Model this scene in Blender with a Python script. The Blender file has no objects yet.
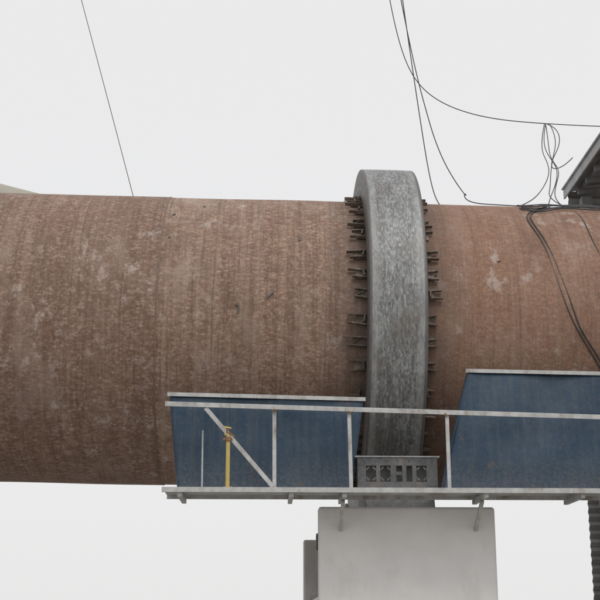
import bpy, bmesh, math, random
from mathutils import Vector, Matrix, Euler
random.seed(7)
sc=bpy.context.scene
sc.view_settings.view_transform='Standard'; sc.view_settings.look='None'; sc.view_settings.exposure=0
COL=sc.collection
# ------------------------------------------------------------ helpers
def link(o,parent=None):
    COL.objects.link(o)
    if parent: o.parent=parent
    return o
def empty(name):
    o=bpy.data.objects.new(name,None); o.empty_display_size=.3; return link(o)
def mesh_obj(name,bm,mat,parent=None,smooth=False,bevel=0):
    me=bpy.data.meshes.new(name); bm.normal_update(); bm.to_mesh(me); bm.free()
    if mat: me.materials.append(mat)
    if smooth:
        for p in me.polygons: p.use_smooth=True
    o=bpy.data.objects.new(name,me); link(o,parent)
    if bevel:
        b=o.modifiers.new("bevel",'BEVEL'); b.width=bevel; b.segments=2; b.limit_method='ANGLE'
    return o
def add_box(bm,c,s,rot=None):
    M=Matrix.Translation(Vector(c))
    if rot is not None: M=M@rot
    r=bmesh.ops.create_cube(bm,size=1.0,matrix=M@Matrix.Diagonal((s[0],s[1],s[2],1)))
    return r['verts']
def add_beam(bm,a,b,w,h):
    a=Vector(a);b=Vector(b);d=b-a
    q=d.to_track_quat('X','Z').to_matrix().to_4x4()
    add_box(bm,(a+b)/2,(d.length,w,h),q)
def add_cyl(bm,a,b,r,n=24,r2=None):
    a=Vector(a);b=Vector(b);d=b-a
    q=d.to_track_quat('Z','Y').to_matrix().to_4x4()
    bmesh.ops.create_cone(bm,cap_ends=True,segments=n,radius1=r,radius2=r if r2 is None else r2,depth=d.length,matrix=Matrix.Translation((a+b)/2)@q)
def lathe(name,profile,N,mat,parent,closed=False,wob=0,cap=False):
    """profile: list of (x,r); revolve about X; UV = metres (x, angle*R)"""
    bm=bmesh.new(); uv=bm.loops.layers.uv.new("UVMap")
    rings=[]
    for (x,r) in profile:
        ring=[]
        for i in range(N):
            a=2*math.pi*i/N
            rr=r+ (wob*(math.sin(3*a+x*.9)+.6*math.sin(7*a-x*2.1)+.5*math.sin(x*3.3+a)) if wob else 0)
            ring.append(bm.verts.new((x,-rr*math.sin(a),rr*math.cos(a))))
        rings.append(ring)
    n=len(rings); acc=[0]
    for i in range(1,n+1):
        p0=profile[i-1];p1=profile[i%n]; acc.append(acc[-1]+math.hypot(p1[0]-p0[0],p1[1]-p0[1]))
    for j in range(n if closed else n-1):
        A=rings[j];B=rings[(j+1)%n]
        for i in range(N):
            k=(i+1)%N
            f=bm.faces.new((A[i],A[k],B[k],B[i]))
            u0=profile[j][0] if not closed else acc[j]; u1=profile[(j+1)%n][0] if not closed else acc[j+1]
            v0=i/N*2*math.pi*2.1; v1=(i+1)/N*2*math.pi*2.1
            for l,c in zip(f.loops,((u0,v0),(u0,v1),(u1,v1),(u1,v0))): l[uv].uv=c
    if cap:
        bm.faces.new(rings[0]); bm.faces.new(list(reversed(rings[-1])))
    bmesh.ops.recalc_face_normals(bm,faces=bm.faces)
    return mesh_obj(name,bm,mat,parent,smooth=True)
def cable(name,strands,mat,r=.009):
    cu=bpy.data.curves.new(name,'CURVE'); cu.dimensions='3D'; cu.bevel_depth=r; cu.bevel_resolution=2; cu.resolution_u=10
    for pts in strands:
        s=cu.splines.new('NURBS'); s.points.add(len(pts)-1); s.order_u=4 if len(pts)>3 else len(pts); s.use_endpoint_u=True
        for p,c in zip(s.points,pts): p.co=(c[0],c[1],c[2],1)
    cu.materials.append(mat)
    return link(bpy.data.objects.new(name,cu))
# ------------------------------------------------------------ node helpers
class NT:
    def __init__(s,name):
        s.m=bpy.data.materials.new(name); s.m.use_nodes=True; s.t=s.m.node_tree; s.b=s.t.nodes["Principled BSDF"]
    def n(s,t,**k):
        x=s.t.nodes.new(t)
        for a,v in k.items(): setattr(x,a,v)
        return x
    def l(s,a,b): s.t.links.new(a,b)
    def noise(s,vec,scale,detail=4,rough=.6,mul=None,loc=None):
        if mul is not None:
            mp=s.n('ShaderNodeMapping'); mp.inputs['Scale'].default_value=mul
            if loc: mp.inputs['Location'].default_value=loc
            s.l(vec,mp.inputs['Vector']); vec=mp.outputs[0]
        x=s.n('ShaderNodeTexNoise'); x.inputs['Scale'].default_value=scale; x.inputs['Detail'].default_value=detail; x.inputs['Roughness'].default_value=rough
        s.l(vec,x.inputs['Vector']); return x.outputs['Fac']
    def ramp(s,fac,p0,p1,v0=0,v1=1):
        x=s.n('ShaderNodeMapRange'); x.inputs[1].default_value=p0; x.inputs[2].default_value=p1; x.inputs[3].default_value=v0; x.inputs[4].default_value=v1
        s.l(fac,x.inputs[0]); return x.outputs[0]
    def mix(s,fac,a,b,mode='MIX'):
        x=s.n('ShaderNodeMix',data_type='RGBA',blend_type=mode)
        for i,v in ((0,fac),(6,a),(7,b)):
            if isinstance(v,(int,float)): x.inputs[i].default_value=v
            elif isinstance(v,tuple): x.inputs[i].default_value=(*v,1)
            else: s.l(v,x.inputs[i])
        return x.outputs[2]
    def math(s,op,a,b=0):
        x=s.n('ShaderNodeMath',operation=op)
        for i,v in ((0,a),(1,b)):
            if isinstance(v,(int,float)): x.inputs[i].default_value=v
            else: s.l(v,x.inputs[i])
        return x.outputs[0]
    def bump(s,h,strength,dist):
        x=s.n('ShaderNodeBump'); x.inputs['Strength'].default_value=strength; x.inputs['Distance'].default_value=dist
        s.l(h,x.inputs['Height']); s.l(x.outputs[0],s.b.inputs['Normal'])
def simple(name,c1,c2,scale=8,rough=.6,metal=0,bump=.2,dirt=None):
    t=NT(name); co=t.n('ShaderNodeTexCoord').outputs['Object']
    f=t.noise(co,scale,5,.65); c=t.mix(t.ramp(f,.3,.7),c1,c2)
    if dirt:
        d=t.noise(co,scale*.35,6,.7,mul=(1,1,.4),loc=(3,1,2)); c=t.mix(t.ramp(d,.52,.68,0,.8),c,dirt)
    t.l(c,t.b.inputs['Base Color']); t.b.inputs['Roughness'].default_value=rough; t.b.inputs['Metallic'].default_value=metal
    t.bump(t.noise(co,scale*6,2,.6),bump,.01)
    return t.m
# ------------------------------------------------------------ materials
def kiln_mat():
    t=NT("rusty_kiln_steel"); uvn=t.n('ShaderNodeUVMap'); uv=uvn.outputs[0]
    sep=t.n('ShaderNodeSeparateXYZ'); t.l(uv,sep.inputs[0]); u=sep.outputs[0]
    big=t.noise(uv,.55,5,.6); med=t.noise(uv,3.2,5,.65,loc=(5,2,0),mul=(1,.7,1))
    mp=t.n('ShaderNodeMapping'); mp.inputs['Rotation'].default_value=(0,0,math.radians(-36)); mp.inputs['Scale'].default_value=(1,2.0,1); t.l(uv,mp.inputs[0])
    vo=t.n('ShaderNodeTexVoronoi'); vo.inputs['Scale'].default_value=16; vo.inputs['Randomness'].default_value=.85; t.l(mp.outputs[0],vo.inputs['Vector'])
    flake=t.ramp(vo.outputs['Distance'],.1,.62)
    sc_=t.n('ShaderNodeSeparateColor'); t.l(vo.outputs['Color'],sc_.inputs[0]); cell=sc_.outputs[0]
    fine=t.noise(uv,28,3,.75,mul=(1.3,.7,1))
    band=t.noise(uv,1.0,3,.7,mul=(7,.12,1))
    band2=t.noise(uv,1.0,2,.7,mul=(24,.5,1),loc=(2,0,0))
    right=t.ramp(u,1.6,1.8); left=t.ramp(u,-1.44,-1.425,1,0); mid=t.math('SUBTRACT',1,t.math('MAXIMUM',right,left))
    rustA=(.225,.136,.094); rustB=(.330,.208,.145)
    base=t.mix(t.ramp(big,.38,.62),rustA,rustB)
    base=t.mix(t.math('MULTIPLY',left,.65),base,(.235,.152,.117))
    base=t.mix(t.math('MULTIPLY',mid,.5),base,(.335,.222,.162))
    base=t.mix(t.math('MULTIPLY',right,.7),base,(.31,.168,.110))
    fk=t.math('MULTIPLY',t.math('MULTIPLY',flake,t.ramp(cell,.15,.7)),t.ramp(right,0,1,.8,.4))
    base=t.mix(fk,base,(.145,.084,.058))
    pk=t.math('MULTIPLY',t.ramp(cell,.42,.15),t.math('SUBTRACT',1,flake))
    base=t.mix(t.math('MULTIPLY',pk,t.ramp(right,0,1,.65,.25)),base,(.46,.345,.275))
    pale=t.math('MULTIPLY',t.ramp(fine,.52,.68),t.ramp(med,.4,.62,.15,.95))
    base=t.mix(t.math('MULTIPLY',pale,t.ramp(right,0,1,.6,.4)),base,(.50,.40,.34))
    dk=t.ramp(fine,.46,.36,0,.55)
    base=t.mix(t.math('MULTIPLY',dk,t.ramp(right,0,1,1,.65)),base,(.11,.066,.046))
    base=t.mix(t.math('MULTIPLY',t.ramp(band,.42,.66,0,.34),t.ramp(mid,0,1,.6,1)),base,(.40,.305,.25))
    base=t.mix(t.math('MULTIPLY',t.ramp(band2,.48,.66,0,.48),t.ramp(right,0,1,1,.55)),base,(.13,.082,.060))
    # heavy dark rust patches and dusty clouds
    dkp=t.noise(uv,1.25,6,.72,loc=(31,12,0),mul=(1.3,.6,1))
    base=t.mix(t.ramp(dkp,.53,.68,0,.55),base,(.14,.082,.058))
    cloud=t.noise(uv,.9,5,.68,loc=(14,41,0),mul=(1.4,.7,1))
    base=t.mix(t.ramp(cloud,.52,.68,0,.38),base,(.43,.335,.285))
    sc1=t.noise(uv,4.2,6,.78,loc=(9,4,0),mul=(1,.8,1)); 
    big2=t.noise(uv,.6,3,.5,loc=(2.3,7.7,0),mul=(1,1,1))
    chalk=t.math('MULTIPLY',t.ramp(sc1,.54,.63),t.ramp(big2,.43,.58))
    base=t.mix(t.math('MULTIPLY',chalk,.6),base,(.50,.425,.39))
    run=t.noise(uv,1,4,.7,mul=(17,.4,1),loc=(1,3,0))
    base=t.mix(t.ramp(run,.54,.74,0,.55),base,(.12,.074,.054))
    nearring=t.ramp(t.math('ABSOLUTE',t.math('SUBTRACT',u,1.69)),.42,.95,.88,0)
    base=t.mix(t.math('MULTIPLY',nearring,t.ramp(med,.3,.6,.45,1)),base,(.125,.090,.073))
    t.l(base,t.b.inputs['Base Color'])
    t.b.inputs['Roughness'].default_value=.75; t.b.inputs['Specular IOR Level'].default_value=.3
    h=t.math('ADD',t.math('MULTIPLY',flake,-.5),t.math('ADD',t.math('MULTIPLY',fine,.7),t.math('MULTIPLY',med,.8)))
    t.bump(h,.25,.010)
    return t.m
def ring_mat():
    t=NT("worn_ring_steel"); uv=t.n('ShaderNodeUVMap').outputs[0]
    sep=t.n('ShaderNodeSeparateXYZ'); t.l(uv,sep.inputs[0]); u=sep.outputs[0]
    st=t.noise(uv,1,4,.7,mul=(24,.9,1)); mot=t.noise(uv,9,6,.75,mul=(1.2,.35,1)); big=t.noise(uv,1.6,4,.6); sp=t.noise(uv,32,3,.8,mul=(1.2,.5,1))
    c=t.mix(t.ramp(st,.3,.7),(.105,.108,.110),(.235,.240,.240))
    c=t.mix(t.ramp(mot,.46,.62,0,.75),c,(.36,.37,.37))
    c=t.mix(t.ramp(sp,.51,.62,0,.7),c,(.070,.068,.066))
    c=t.mix(t.ramp(sp,.45,.35,0,.6),c,(.52,.53,.525))
    c=t.mix(t.ramp(big,.47,.66,0,.55),c,(.145,.122,.102))
    a=t.math('ABSOLUTE',t.math('SUBTRACT',u,.35))
    c=t.mix(t.math('MULTIPLY',t.ramp(a,.22,.28),t.ramp(mot,.35,.6,.2,.6)),c,(.37,.375,.37))   # scuffed strips
    c=t.mix(t.ramp(a,.325,.345,0,.75),c,(.085,.078,.072))    # darker arrises and flanks
    t.l(c,t.b.inputs['Base Color']); t.b.inputs['Metallic'].default_value=.3
    t.l(t.ramp(mot,.3,.7,.38,.68),t.b.inputs['Roughness'])
    t.bump(t.math('ADD',t.math('MULTIPLY',st,.8),sp),.4,.008)
    return t.m
def blue_mat():
    t=NT("blue_painted_sheet"); co=t.n('ShaderNodeTexCoord').outputs['Object']
    a=t.noise(co,1.4,4,.6); s=t.noise(co,1,4,.7,mul=(16,16,1.0)); sp=t.noise(co,30,3,.8); sc2=t.noise(co,4,6,.75,loc=(4,4,4),mul=(1,1,1))
    c=t.mix(t.ramp(a,.3,.7),(.011,.036,.070),(.020,.053,.094))
    c=t.mix(t.ramp(s,.44,.70,0,.55),c,(.062,.082,.098))
    c=t.mix(t.math('MULTIPLY',t.ramp(sp,.53,.75),.45),c,(.12,.135,.15))
    c=t.mix(t.ramp(sc2,.61,.70,0,.7),c,(.13,.085,.06))
    sz=t.n('ShaderNodeSeparateXYZ'); t.l(co,sz.inputs[0])
    low=t.math('MULTIPLY',t.ramp(sz.outputs[2],3.75,3.25),t.ramp(sp,.4,.6,.2,1))
    c=t.mix(t.math('MULTIPLY',low,.45),c,(.16,.15,.14))
    t.l(c,t.b.inputs['Base Color']); t.l(t.ramp(sp,.3,.7,.34,.6),t.b.inputs['Roughness'])
    t.bump(t.noise(co,2.2,3,.5),.4,.07)
    return t.m
def ground_mat():
    t=NT("dusty_yard_ground"); co=t.n('ShaderNodeTexCoord').outputs['Object']
    a=t.noise(co,.15,8,.7); b=t.noise(co,6,8,.7)
    c=t.mix(t.ramp(a,.35,.65),(.28,.265,.24),(.38,.365,.34)); c=t.mix(t.ramp(b,.5,.7,0,.4),c,(.18,.17,.155))
    t.l(c,t.b.inputs['Base Color']); t.b.inputs['Roughness'].default_value=.95; t.bump(b,.5,.03); return t.m
M_K=kiln_mat(); M_R=ring_mat(); M_B=blue_mat(); M_G=ground_mat()
M_CH=simple("greasy_bracket_steel",(.085,.066,.053),(.17,.13,.10),14,.65,.1,.3,(.36,.31,.27))
M_WELD=simple("weld_bead",(.15,.10,.08),(.24,.17,.13),20,.7,0,.4)
M_GAL=simple("weathered_light_steel",(.36,.365,.36),(.55,.555,.545),9,.55,.1,.2,(.21,.14,.10))
M_POST=simple("grey_painted_steel",(.30,.32,.33),(.46,.48,.48),12,.55,.1,.2,(.22,.15,.11))
M_DK=simple("dark_frame_steel",(.07,.072,.075),(.15,.15,.152),12,.6,.2,.3,(.22,.19,.17))
M_BK=simple("grey_back_plate",(.12,.12,.118),(.20,.195,.19),12,.7,.1,.3,(.27,.24,.21))  # mid-grey plate steel, a little lighter than the dark frame
M_YEL=simple("yellow_paint",(.46,.35,.09),(.58,.45,.16),10,.5,0,.2,(.28,.18,.09))
M_BRZ=simple("rusty_clamp",(.16,.09,.05),(.30,.17,.09),18,.7,.1,.4)
M_CON=simple("pale_limewashed_concrete",(.72,.71,.70),(.80,.79,.78),2.5,.9,0,.3,(.60,.58,.56))
M_CAB=simple("black_cable_rubber",(.03,.03,.032),(.07,.07,.072),10,.6,0,.1)
M_SHED=simple("grey_corrugated_sheet",(.30,.31,.32),(.44,.45,.455),3,.6,.1,.2,(.22,.21,.20))
M_SHF=simple("shed_frame_steel",(.20,.205,.21),(.30,.305,.31),5,.6,.1,.2)
M_DUCT=simple("beige_duct_cladding",(.32,.30,.25),(.40,.37,.31),2,.6,0,.2,(.27,.24,.20))
# ------------------------------------------------------------ KILN
ZC=5.79; TILT=math.radians(.92)
R=2.1
def place(o): o.location=(0,0,ZC); o.rotation_euler=(0,TILT,0)
kiln=empty("rotary_kiln"); place(kiln)
prof=[]; x=-22.0
while x<-1.50: prof.append((x,R+.004)); x+=.5
prof+= [(-1.50,R+.004),(-1.445,R+.004),(-1.43,R-.006),(-1.415,R-.004),(-1.2,R-.004)]
x=-1.0
while x<4.9: prof.append((x,R-.004)); x+=.4
x=5.2
while x<16: prof.append((x,R)); x+=.6
lathe("kiln_shell",prof,360,M_K,kiln,wob=.0035)
for i,xx in enumerate((-1.43,-7.6,4.95,9.0)):
    lathe("weld_seam_%d"%(i+1),[(xx-.016,R-.012),(xx-.006,R+.007),(xx+.006,R+.007),(xx+.016,R-.012)],300,M_WELD,kiln,wob=.0035)
bm=bmesh.new()
def kp(x,deg,r=R):
    a=math.radians(deg); return Vector((x,-r*math.sin(a),r*math.cos(a)))
def krot(deg,tw=0): return Matrix.Rotation(math.radians(deg),4,'X')@Matrix.Rotation(tw,4,'Z')
for (x,d,l,w,tw) in ((.05,86,.10,.022,.9),(.09,85,.06,.016,1.5),(-.38,90,.03,.04,.3),(-.36,92,.10,.014,1.4),(.42,61,.02,.10,.1),(-1.3,48,.05,.02,.7),(-.9,40,.02,.04,.2),(3.1,70,.05,.015,.5),(-1.32,62,.02,.03,.2)):
    add_box(bm,kp(x,d,R+.004),(l,w,.02),krot(d,tw))
mesh_obj("welded_lugs",bm,M_DK,kiln,bevel=.004)
# ring chairs: thin flat plates in pairs standing out either side of the ring
TX0,TX1=1.315,2.065
bm=bmesh.new(); NCH=42
for i in range(NCH):
    d=360/NCH*i+random.uniform(-1.1,1.1)
    eL=random.uniform(.19,.30); eR=random.uniform(.16,.26)
    Rm=krot(d,random.uniform(-.02,.02))
    add_box(bm,kp((TX0-eL*.6+TX1+eR*.6)/2,d,R+.014),(TX1-TX0+(eL+eR)*.6,.13,.016),Rm)
    for side,e in ((-1,eL),(1,eR)):
        xe=(TX0 if side<0 else TX1)
        for off in (-1,1):
            L=e*random.uniform(.6,1.05); dd=d+off*math.degrees(.05/R)*random.uniform(.8,1.2)
            if random.random()<.12: continue
            add_box(bm,kp(xe+side*(L/2+.005),dd,R+.045),(L,.021,.05),krot(dd,random.uniform(-.14,.14)))
        if random.random()<.55:
            add_box(bm,kp(xe+side*random.uniform(.03,.10),d,R+.06),(.026,.09,.07),krot(d,random.uniform(-.3,.3)))
        elif random.random()<.6:
            add_box(bm,kp(xe+side*e*.5,d,R+.03),(e*.7,.016,.03),krot(d,random.uniform(.4,.8)))
mesh_obj("ring_chair_brackets",bm,M_CH,kiln,bevel=.003)
# ------------------------------------------------------------ RING
ring=empty("kiln_riding_ring"); place(ring)
RO=2.575; RI=2.165; b=.022
pr=[(TX0+b,RO),(TX0+.25,RO+.002),(TX1-.25,RO+.002),(TX1-b,RO),(TX1-b*.3,RO-b*.3),(TX1,RO-b),(TX1,RI+b),(TX1-b,RI),(TX0+b,RI),(TX0,RI+b),(TX0,RO-b),(TX0+b*.3,RO-b*.3)]
lathe("ring_body",pr,360,M_R,ring,closed=True)
# ------------------------------------------------------------ support rollers + pier
sup=empty("kiln_support_pier")
bm=bmesh.new(); add_box(bm,(1.69,0,1.05),(2.1,5.2,2.1)); add_box(bm,(1.69,0,.2),(3.0,6.2,.4))
for s in (-1,1): add_box(bm,(1.69,s*2.72,1.56),(2.1,.22,3.12))
mesh_obj("concrete_pier",bm,M_CON,sup,bevel=.03)
bm=bmesh.new(); add_box(bm,(1.69,0,2.17),(1.9,4.8,.14)); 
for s in (-1,1):
    for sx in (-.72,.72):
        add_box(bm,(1.69+sx,s*1.62,2.5),(.30,.75,.52)); add_box(bm,(1.69+sx,s*1.62,2.86),(.26,.5,.3))
mesh_obj("bearing_frame",bm,M_DK,sup,bevel=.03)
bm=bmesh.new()
for s in (-1,1):
    cy=s*3.17*math.sin(math.radians(30)); cz=ZC-.03-3.17*math.cos(math.radians(30))
    add_cyl(bm,(1.25,cy,cz),(2.13,cy,cz),.585,64); add_cyl(bm,(.8,cy,cz),(2.58,cy,cz),.13,32)
mesh_obj("support_rollers",bm,M_DK,sup,bevel=.015)
# ------------------------------------------------------------ walkway deck
deck=empty("steel_walkway")
bm=bmesh.new()
add_box(bm,(2.6,-3.22,3.245),(7.5,.86,.010))
for y in (-3.64,-2.90): add_box(bm,(2.6,y,3.225),(7.5,.04,.055))
mesh_obj("deck_plate",bm,M_GAL,deck)
bm=bmesh.new()
for x in (-.95,.3,.9,2.5,3.6,5.0,6.1):
    add_box(bm,(x,-3.22,3.175),(.05,.8,.05))
add_box(bm,(6.1,-3.5,1.57),(.07,.07,3.14)); add_box(bm,(6.1,-3.5,.01),(.22,.22,.02))
for x in (.9,2.5): add_beam(bm,(x,-2.84,2.85),(x,-3.35,3.14),.04,.04)
mesh_obj("deck_supports",bm,M_GAL,deck)
# ------------------------------------------------------------ guard rail
rail=empty("guard_rail")
bm=bmesh.new()
def rz(x): return 4.256-(x+1.142)*.0257
add_beam(bm,(-1.16,-3.30,rz(-1.16)),(6.3,-3.30,rz(6.3)),.008,.050)
add_beam(bm,(-1.16,-3.275,rz(-1.16)+.027),(6.3,-3.275,rz(6.3)+.027),.05,.008)
add_box(bm,(-1.165,-3.29,rz(-1.16)),(.012,.05,.06))
mesh_obj("top_rail",bm,M_GAL,rail,bevel=.002)
bm=bmesh.new()
for x,t in ((.112,.004),(1.0,-.006),(2.14,.008),(4.25,.0),(5.6,.0)):
    add_beam(bm,(x,-3.272,3.24),(x-.01+t,-3.272,rz(x)-.005),.008,.044)
    add_beam(bm,(x+.02,-3.25,3.24),(x+.01+t,-3.25,rz(x)-.005),.04,.006)
mesh_obj("posts",bm,M_GAL,rail,bevel=.002)
bm=bmesh.new(); add_beam(bm,(-.70,-3.288,4.215),(.095,-3.288,3.30),.008,.050); mesh_obj("diagonal_brace",bm,M_GAL,rail,bevel=.002)
bm=bmesh.new(); add_beam(bm,(-.73,-3.10,3.24),(-.735,-3.10,3.98),.02,.02); mesh_obj("stiffener",bm,M_POST,rail)
bm=bmesh.new()
for x in (.105,.99,2.13,4.24): 
    for q in range(3):
        bmesh.ops.create_icosphere(bm,subdivisions=2,radius=random.uniform(.010,.018),matrix=Matrix.Translation((x+random.uniform(-.02,.02),-3.303,rz(x)-.027+random.uniform(-.012,.01))))
mesh_obj("weld_blobs",bm,M_BRZ,rail)
# ------------------------------------------------------------ blue guard sheets
def sheet(name,corners,yfun):
    root=empty(name)
    TL,TR,BR,BL=[Vector(c) for c in corners]
    bm=bmesh.new(); nx,nz=48,24; g=[]
    for j in range(nz+1):
        row=[]
        for i in range(nx+1):
            s=i/nx;t=j/nz
            p=(TL*(1-s)+TR*s)*(1-t)+(BL*(1-s)+BR*s)*t
            y=yfun(p.x,p.y)+.014*math.sin(p.x*3.1+p.y*2)+.009*math.sin(p.x*7-p.y*5)
            row.append(bm.verts.new((p.x,y,p.y)))
        g.append(row)
    for j in range(nz):
        for i in range(nx): bm.faces.new((g[j][i],g[j][i+1],g[j+1][i+1],g[j+1][i]))
    o=mesh_obj("sheet",bm,M_B,root,smooth=True)
    so=o.modifiers.new("solid",'SOLIDIFY'); so.thickness=.006; so.offset=0
    bm=bmesh.new(); y0=yfun(TL.x,TL.y); y1=yfun(TR.x,TR.y)
    add_beam(bm,(TL.x-.03,y0-.034,TL.y-.008),(TR.x+.02,y1-.034,TR.y-.008),.006,.042)
    add_beam(bm,(TL.x-.03,y0-.011,TL.y+.016),(TR.x+.02,y1-.011,TR.y+.016),.05,.006)
    mesh_obj("top_angle",bm,M_GAL,root,bevel=.002)
    bm=bmesh.new(); add_beam(bm,(TL.x,y0+.02,TL.y-.03),(BL.x,yfun(BL.x,BL.y)+.02,BL.y),.05,.012); mesh_obj("side_fold",bm,M_B,root)
    return root
sheet("blue_guard_panel",[(-1.15,4.45),(1.19,4.40),(1.03,3.25),(-1.02,3.25)],lambda x,z:-2.9)
sheet("blue_guard_panel",[(2.50,4.80),(6.2,4.74),(6.2,3.25),(2.08,3.25)],lambda x,z:-2.72-.08*(4.8-z))
# ------------------------------------------------------------ perforated bracket below the ring
br=empty("perforated_steel_beam")
bm=bmesh.new(); X0,X1=1.10,2.05; Z0,Z1=3.27,3.69; Y=-2.96
def plate(x0,x1,z0,z1,y=Y,t=.012): add_box(bm,((x0+x1)/2,y,(z0+z1)/2),(x1-x0,t,z1-z0))
plate(X0,X1,Z1-.10,Z1); plate(X0,X1,Z0,Z0+.13)
xs=[(X0,X0+.10),(X0+.22,X0+.27),(X0+.39,X0+.46),(X0+.53,X0+.58),(X0+.65,X0+.70),(X0+.82,X1)]
for a,c in xs: plate(a,c,Z0+.13,Z1-.10)
plate(X0+.46,X0+.53,Z0+.21,Z0+.25)
for cx in (X0+.16,X0+.33,X0+.76):
    for k in range(4):
        a=math.radians(45+90*k); add_box(bm,(cx+.055*math.cos(a),Y+.001,(Z0+Z1)/2+.015+.088*math.sin(a)),(.05,.010,.02),Matrix.Rotation(-(a+math.pi/2),4,'Y'))
mesh_obj("web_plate",bm,M_DK,br,bevel=.003)
bm=bmesh.new()
add_box(bm,((X0+X1)/2,Y+.05,Z1+.008),(X1-X0+.06,.14,.014)); add_box(bm,((X0+X1)/2,Y+.05,Z0-.006),(X1-X0+.04,.14,.012))
mesh_obj("flanges",bm,M_POST,br,bevel=.002)
bm=bmesh.new(); add_box(bm,((X0+X1)/2,Y+.12,(Z0+Z1)/2),(X1-X0,.01,Z1-Z0-.03)); mesh_obj("back_plate",bm,M_BK,br)
bm=bmesh.new()
for k in range(7): 
    xx=X0+.08+k*.135
    add_cyl(bm,(xx,Y-.016,Z1-.035),(xx,Y-.004,Z1-.035),.012,10)
mesh_obj("bolts",bm,M_DK,br)
# ------------------------------------------------------------ yellow standpipe
yp=empty("yellow_standpipe"); xx=-.422
bm=bmesh.new(); add_cyl(bm,(xx,-3.5,3.25),(xx,-3.5,3.88),.024,20); add_cyl(bm,(xx,-3.5,3.25),(xx,-3.5,3.27),.06,20); mesh_obj("pipe",bm,M_YEL,yp,smooth=False)
bm=bmesh.new()
add_cyl(bm,(xx,-3.5,3.79),(xx,-3.5,3.84),.036,16); add_cyl(bm,(xx-.06,-3.5,3.81),(xx+.05,-3.5,3.81),.016,12)
add_cyl(bm,(xx+.0,-3.5,3.84),(xx-.012,-3.5,3.95),.024,12,.014)
add_beam(bm,(xx-.02,-3.52,3.90),(xx+.08,-3.52,3.84),.012,.02)
mesh_obj("valve_body",bm,M_BRZ,yp,bevel=.004)
bm=bmesh.new(); add_beam(bm,(xx-.05,-3.51,3.955),(xx+.035,-3.51,3.94),.02,.018); add_cyl(bm,(xx-.04,-3.51,3.86),(xx+.01,-3.51,3.90),.010,10); mesh_obj("valve_handle",bm,M_YEL,yp,bevel=.003)
# ------------------------------------------------------------ shed roof (right)
shed=empty("industrial_shed")
bm=bmesh.new(); SX0,SX1,SY0,SY1,SZ=5.90,15.0,-6.0,4.85,10.06
ny=200; prev=None
for i in range(ny+1):
    y=SY0+(SY1-SY0)*i/ny; dz=.03*math.sin(i*math.pi/2.0)
    a=bm.verts.new((SX0,y,SZ+dz)); c=bm.verts.new((SX1,y,SZ+1.1+dz))
    if prev: bm.faces.new((prev[0],a,c,prev[1]))
    prev=(a,c)
o=mesh_obj("roof_sheet",bm,M_SHED,shed); so=o.modifiers.new("s",'SOLIDIFY'); so.thickness=.01
bm=bmesh.new()
for k in range(8): add_beam(bm,(SX0+.2+k*1.2,SY0,SZ-.1+k*.144),(SX0+.2+k*1.2,SY1-.16,SZ-.1+k*.144),.06,.10)
for y in (-5.5,-2.9,-.4,1.2,1.9,2.5,3.1,3.7,4.3):
    add_beam(bm,(SX0+.1,y,SZ-.20),(SX1,y,SZ+.87),.07,.10)
for x in (6.2,10,14):
    for y in (-5.6,4.5): add_box(bm,(x,y,4.9),(.2,.2,9.8))
mesh_obj("roof_frame",bm,M_SHF,shed)
bm=bmesh.new(); prev=None; nz=130
for i in range(nz+1):
    z=(SZ-.04)*i/nz; dy=.03*(1 if i%2 else -1)
    a=bm.verts.new((5.93,4.76+dy,z)); c=bm.verts.new((SX1,4.76+dy,z))
    if prev: bm.faces.new((prev[0],a,c,prev[1]))
    prev=(a,c)
mesh_obj("back_wall",bm,M_SHED,shed)
bm=bmesh.new(); add_box(bm,(SX0-.02,(SY0+SY1)/2,SZ-.07),(.03,SY1-SY0,.17)); add_box(bm,(SX0-.045,(SY0+SY1)/2,SZ+.045),(.05,SY1-SY0,.03)); mesh_obj("eave_fascia",bm,M_SHED,shed)
# ------------------------------------------------------------ duct (left, behind)
du=empty("beige_air_duct")
bm=bmesh.new(); add_cyl(bm,(-16,5,12.42),(-3.2,5,9.09),.5,64)
for k in range(9):
    f=k/9; p=Vector((-16,5,12.42)).lerp(Vector((-3.2,5,9.09)),f+.04); dv=Vector((12.8,0,-3.33)).normalized()*.03
    add_cyl(bm,p-dv,p+dv,.52,64)
o=mesh_obj("duct_body",bm,M_DUCT,du)
bm=bmesh.new()
for x in (-7.5,-14): add_box(bm,(x,5,(9.0+(-3.5-x)*.26)/2),(.25,.25,9.0+(-3.5-x)*.26))
mesh_obj("duct_legs",bm,M_SHF,du)
# ------------------------------------------------------------ ground
bm=bmesh.new(); bmesh.ops.create_grid(bm,x_segments=40,y_segments=40,size=1500); mesh_obj("ground",bm,M_G)
# ------------------------------------------------------------ cables
def K(x,deg,lift=.015):
    p=kp(x,deg,R+lift); return (Matrix.Rotation(TILT,4,'Y')@p)+Vector((0,0,ZC))
cable("hanging_cable",[[(-4.1,2,15.2),(-3.3,2,12.4),(-2.71,2,10.35),(-2.29,2,8.87),(-1.2,2,5.0)]],M_CAB,.006)
cable("hanging_cable",[[(1.9,0,14),(2.2,0,11),(2.377,0,9.44),(2.44,0,8.9),(2.5,-.1,8.3),(2.54,-.3,7.95),K(2.56,10)],
   [(1.7,0,14.5),(2.2,0,10.8),(2.5,0,9.44),(2.60,0,9.05),(2.74,0,8.65),(2.93,0,8.3),(3.06,-.1,8.05),(3.0,-.2,8.12),(2.98,-.2,8.0),K(3.05,18),K(3.3,20),K(3.7,14)]],M_CAB,.008)
cable("overhead_cable",[[(1.9,3,17.5),(2.1,3,14.6),(2.35,3,12.5),(2.75,3,11.25),(3.81,3,10.80),(4.8,3,10.70),(6.09,3,10.64),(7.6,3,10.62),(9,3,10.66)]],M_CAB,.009)
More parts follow.
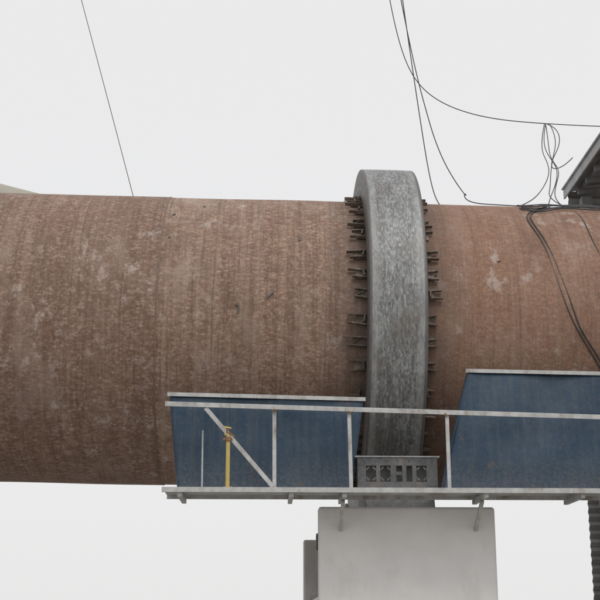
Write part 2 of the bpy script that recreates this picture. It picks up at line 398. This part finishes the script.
cable("overhead_cable",[
 [(5.12,3,10.68),(5.02,2.9,10.3),(5.0,2.6,9.9),(5.10,2.2,9.5),(4.85,1.5,8.9),(4.55,.8,8.4),(4.37,.3,8.02),K(4.3,10)],
 [(5.2,3,10.67),(5.3,2.9,10.35),(5.12,2.6,9.9),(4.95,2.2,9.4),(4.75,1.5,8.8),(4.5,.8,8.4),K(4.6,5),K(4.75,25)],
 [(5.1,3,10.69),(4.98,3,10.2),(5.05,2.8,9.9),(4.95,2.2,9.4),(4.64,1.5,8.85),(4.3,.8,8.38),(3.95,.2,8.05),K(3.6,2),K(3.4,10)],
 [(5.12,3,10.68),(5.16,3,10.3),(5.08,2.8,9.95),(5.2,2.5,9.6),(5.02,2.0,9.2),(4.8,1.4,8.8),(4.62,.8,8.35),K(4.5,8)],
 [(5.15,3,10.68),(5.35,3,10.6),(5.4,3,10.3),(5.2,3,10.0),(5.12,2.9,9.7),(5.35,2.8,9.75),(5.5,2.7,9.9)]],M_CAB,.008)
str_=[]
for q in range(2):
    o_=q*.05
    str_.append([K(4.5+o_,8),K(4.1+o_,26),K(3.75,33+q*3),K(3.60+o_,42),K(3.63+o_,50),K(3.75+o_,61),K(3.82+o_*1.4,75),K(3.94+o_*1.8,88),K(4.08+o_*.6,97),K(4.33+o_*1.5,107),K(4.62,121),K(4.9,140),K(5.2,160)])
str_.append([K(4.2,5),K(4.36,28),K(4.41,40),K(4.40,52),K(4.45,64),K(4.62,80),K(4.9,95)])
for q in range(6):
    y0=random.uniform(24,36); str_.append([K(3.5+random.uniform(0,.2),y0),K(3.8,y0+random.uniform(-6,8)),K(4.05,y0+random.uniform(-8,8),.05),K(4.3,y0+random.uniform(-8,10)),K(4.6,y0+random.uniform(-4,6),.06),K(5.0,y0)])
cable("draped_cable",str_,M_CAB,.0095)
# ------------------------------------------------------------ world, sun, camera
w=bpy.data.worlds.new("World"); sc.world=w; w.use_nodes=True; nt=w.node_tree; bg=nt.nodes["Background"]
sd=Vector((.25,-.62,.95)).normalized(); el=math.asin(sd.z); az=math.atan2(sd.x,sd.y)
sky=nt.nodes.new('ShaderNodeTexSky'); sky.sky_type='NISHITA'; sky.sun_disc=False; sky.sun_elevation=el; sky.sun_rotation=az; sky.dust_density=6; sky.air_density=1
mx=nt.nodes.new('ShaderNodeMix'); mx.data_type='RGBA'; mx.inputs[0].default_value=.9
nt.links.new(sky.outputs[0],mx.inputs[6]); mx.inputs[7].default_value=(9.0,8.95,8.95,1)
nt.links.new(mx.outputs[2],bg.inputs[0]); bg.inputs[1].default_value=.1
L=bpy.data.lights.new("sun",'SUN'); L.energy=1.1; L.angle=math.radians(18); L.color=(1,.98,.95)
lo=bpy.data.objects.new("sun",L); link(lo); lo.rotation_euler=sd.to_track_quat('Z','Y').to_euler()
cam=bpy.data.objects.new("camera",bpy.data.cameras.new("camera")); link(cam)
cam.data.lens=71; cam.data.sensor_width=36; cam.data.clip_end=5000
cam.location=(0,-17,1.73); cam.rotation_euler=(math.radians(90+15.5),0,math.radians(-1.7)); sc.camera=cam
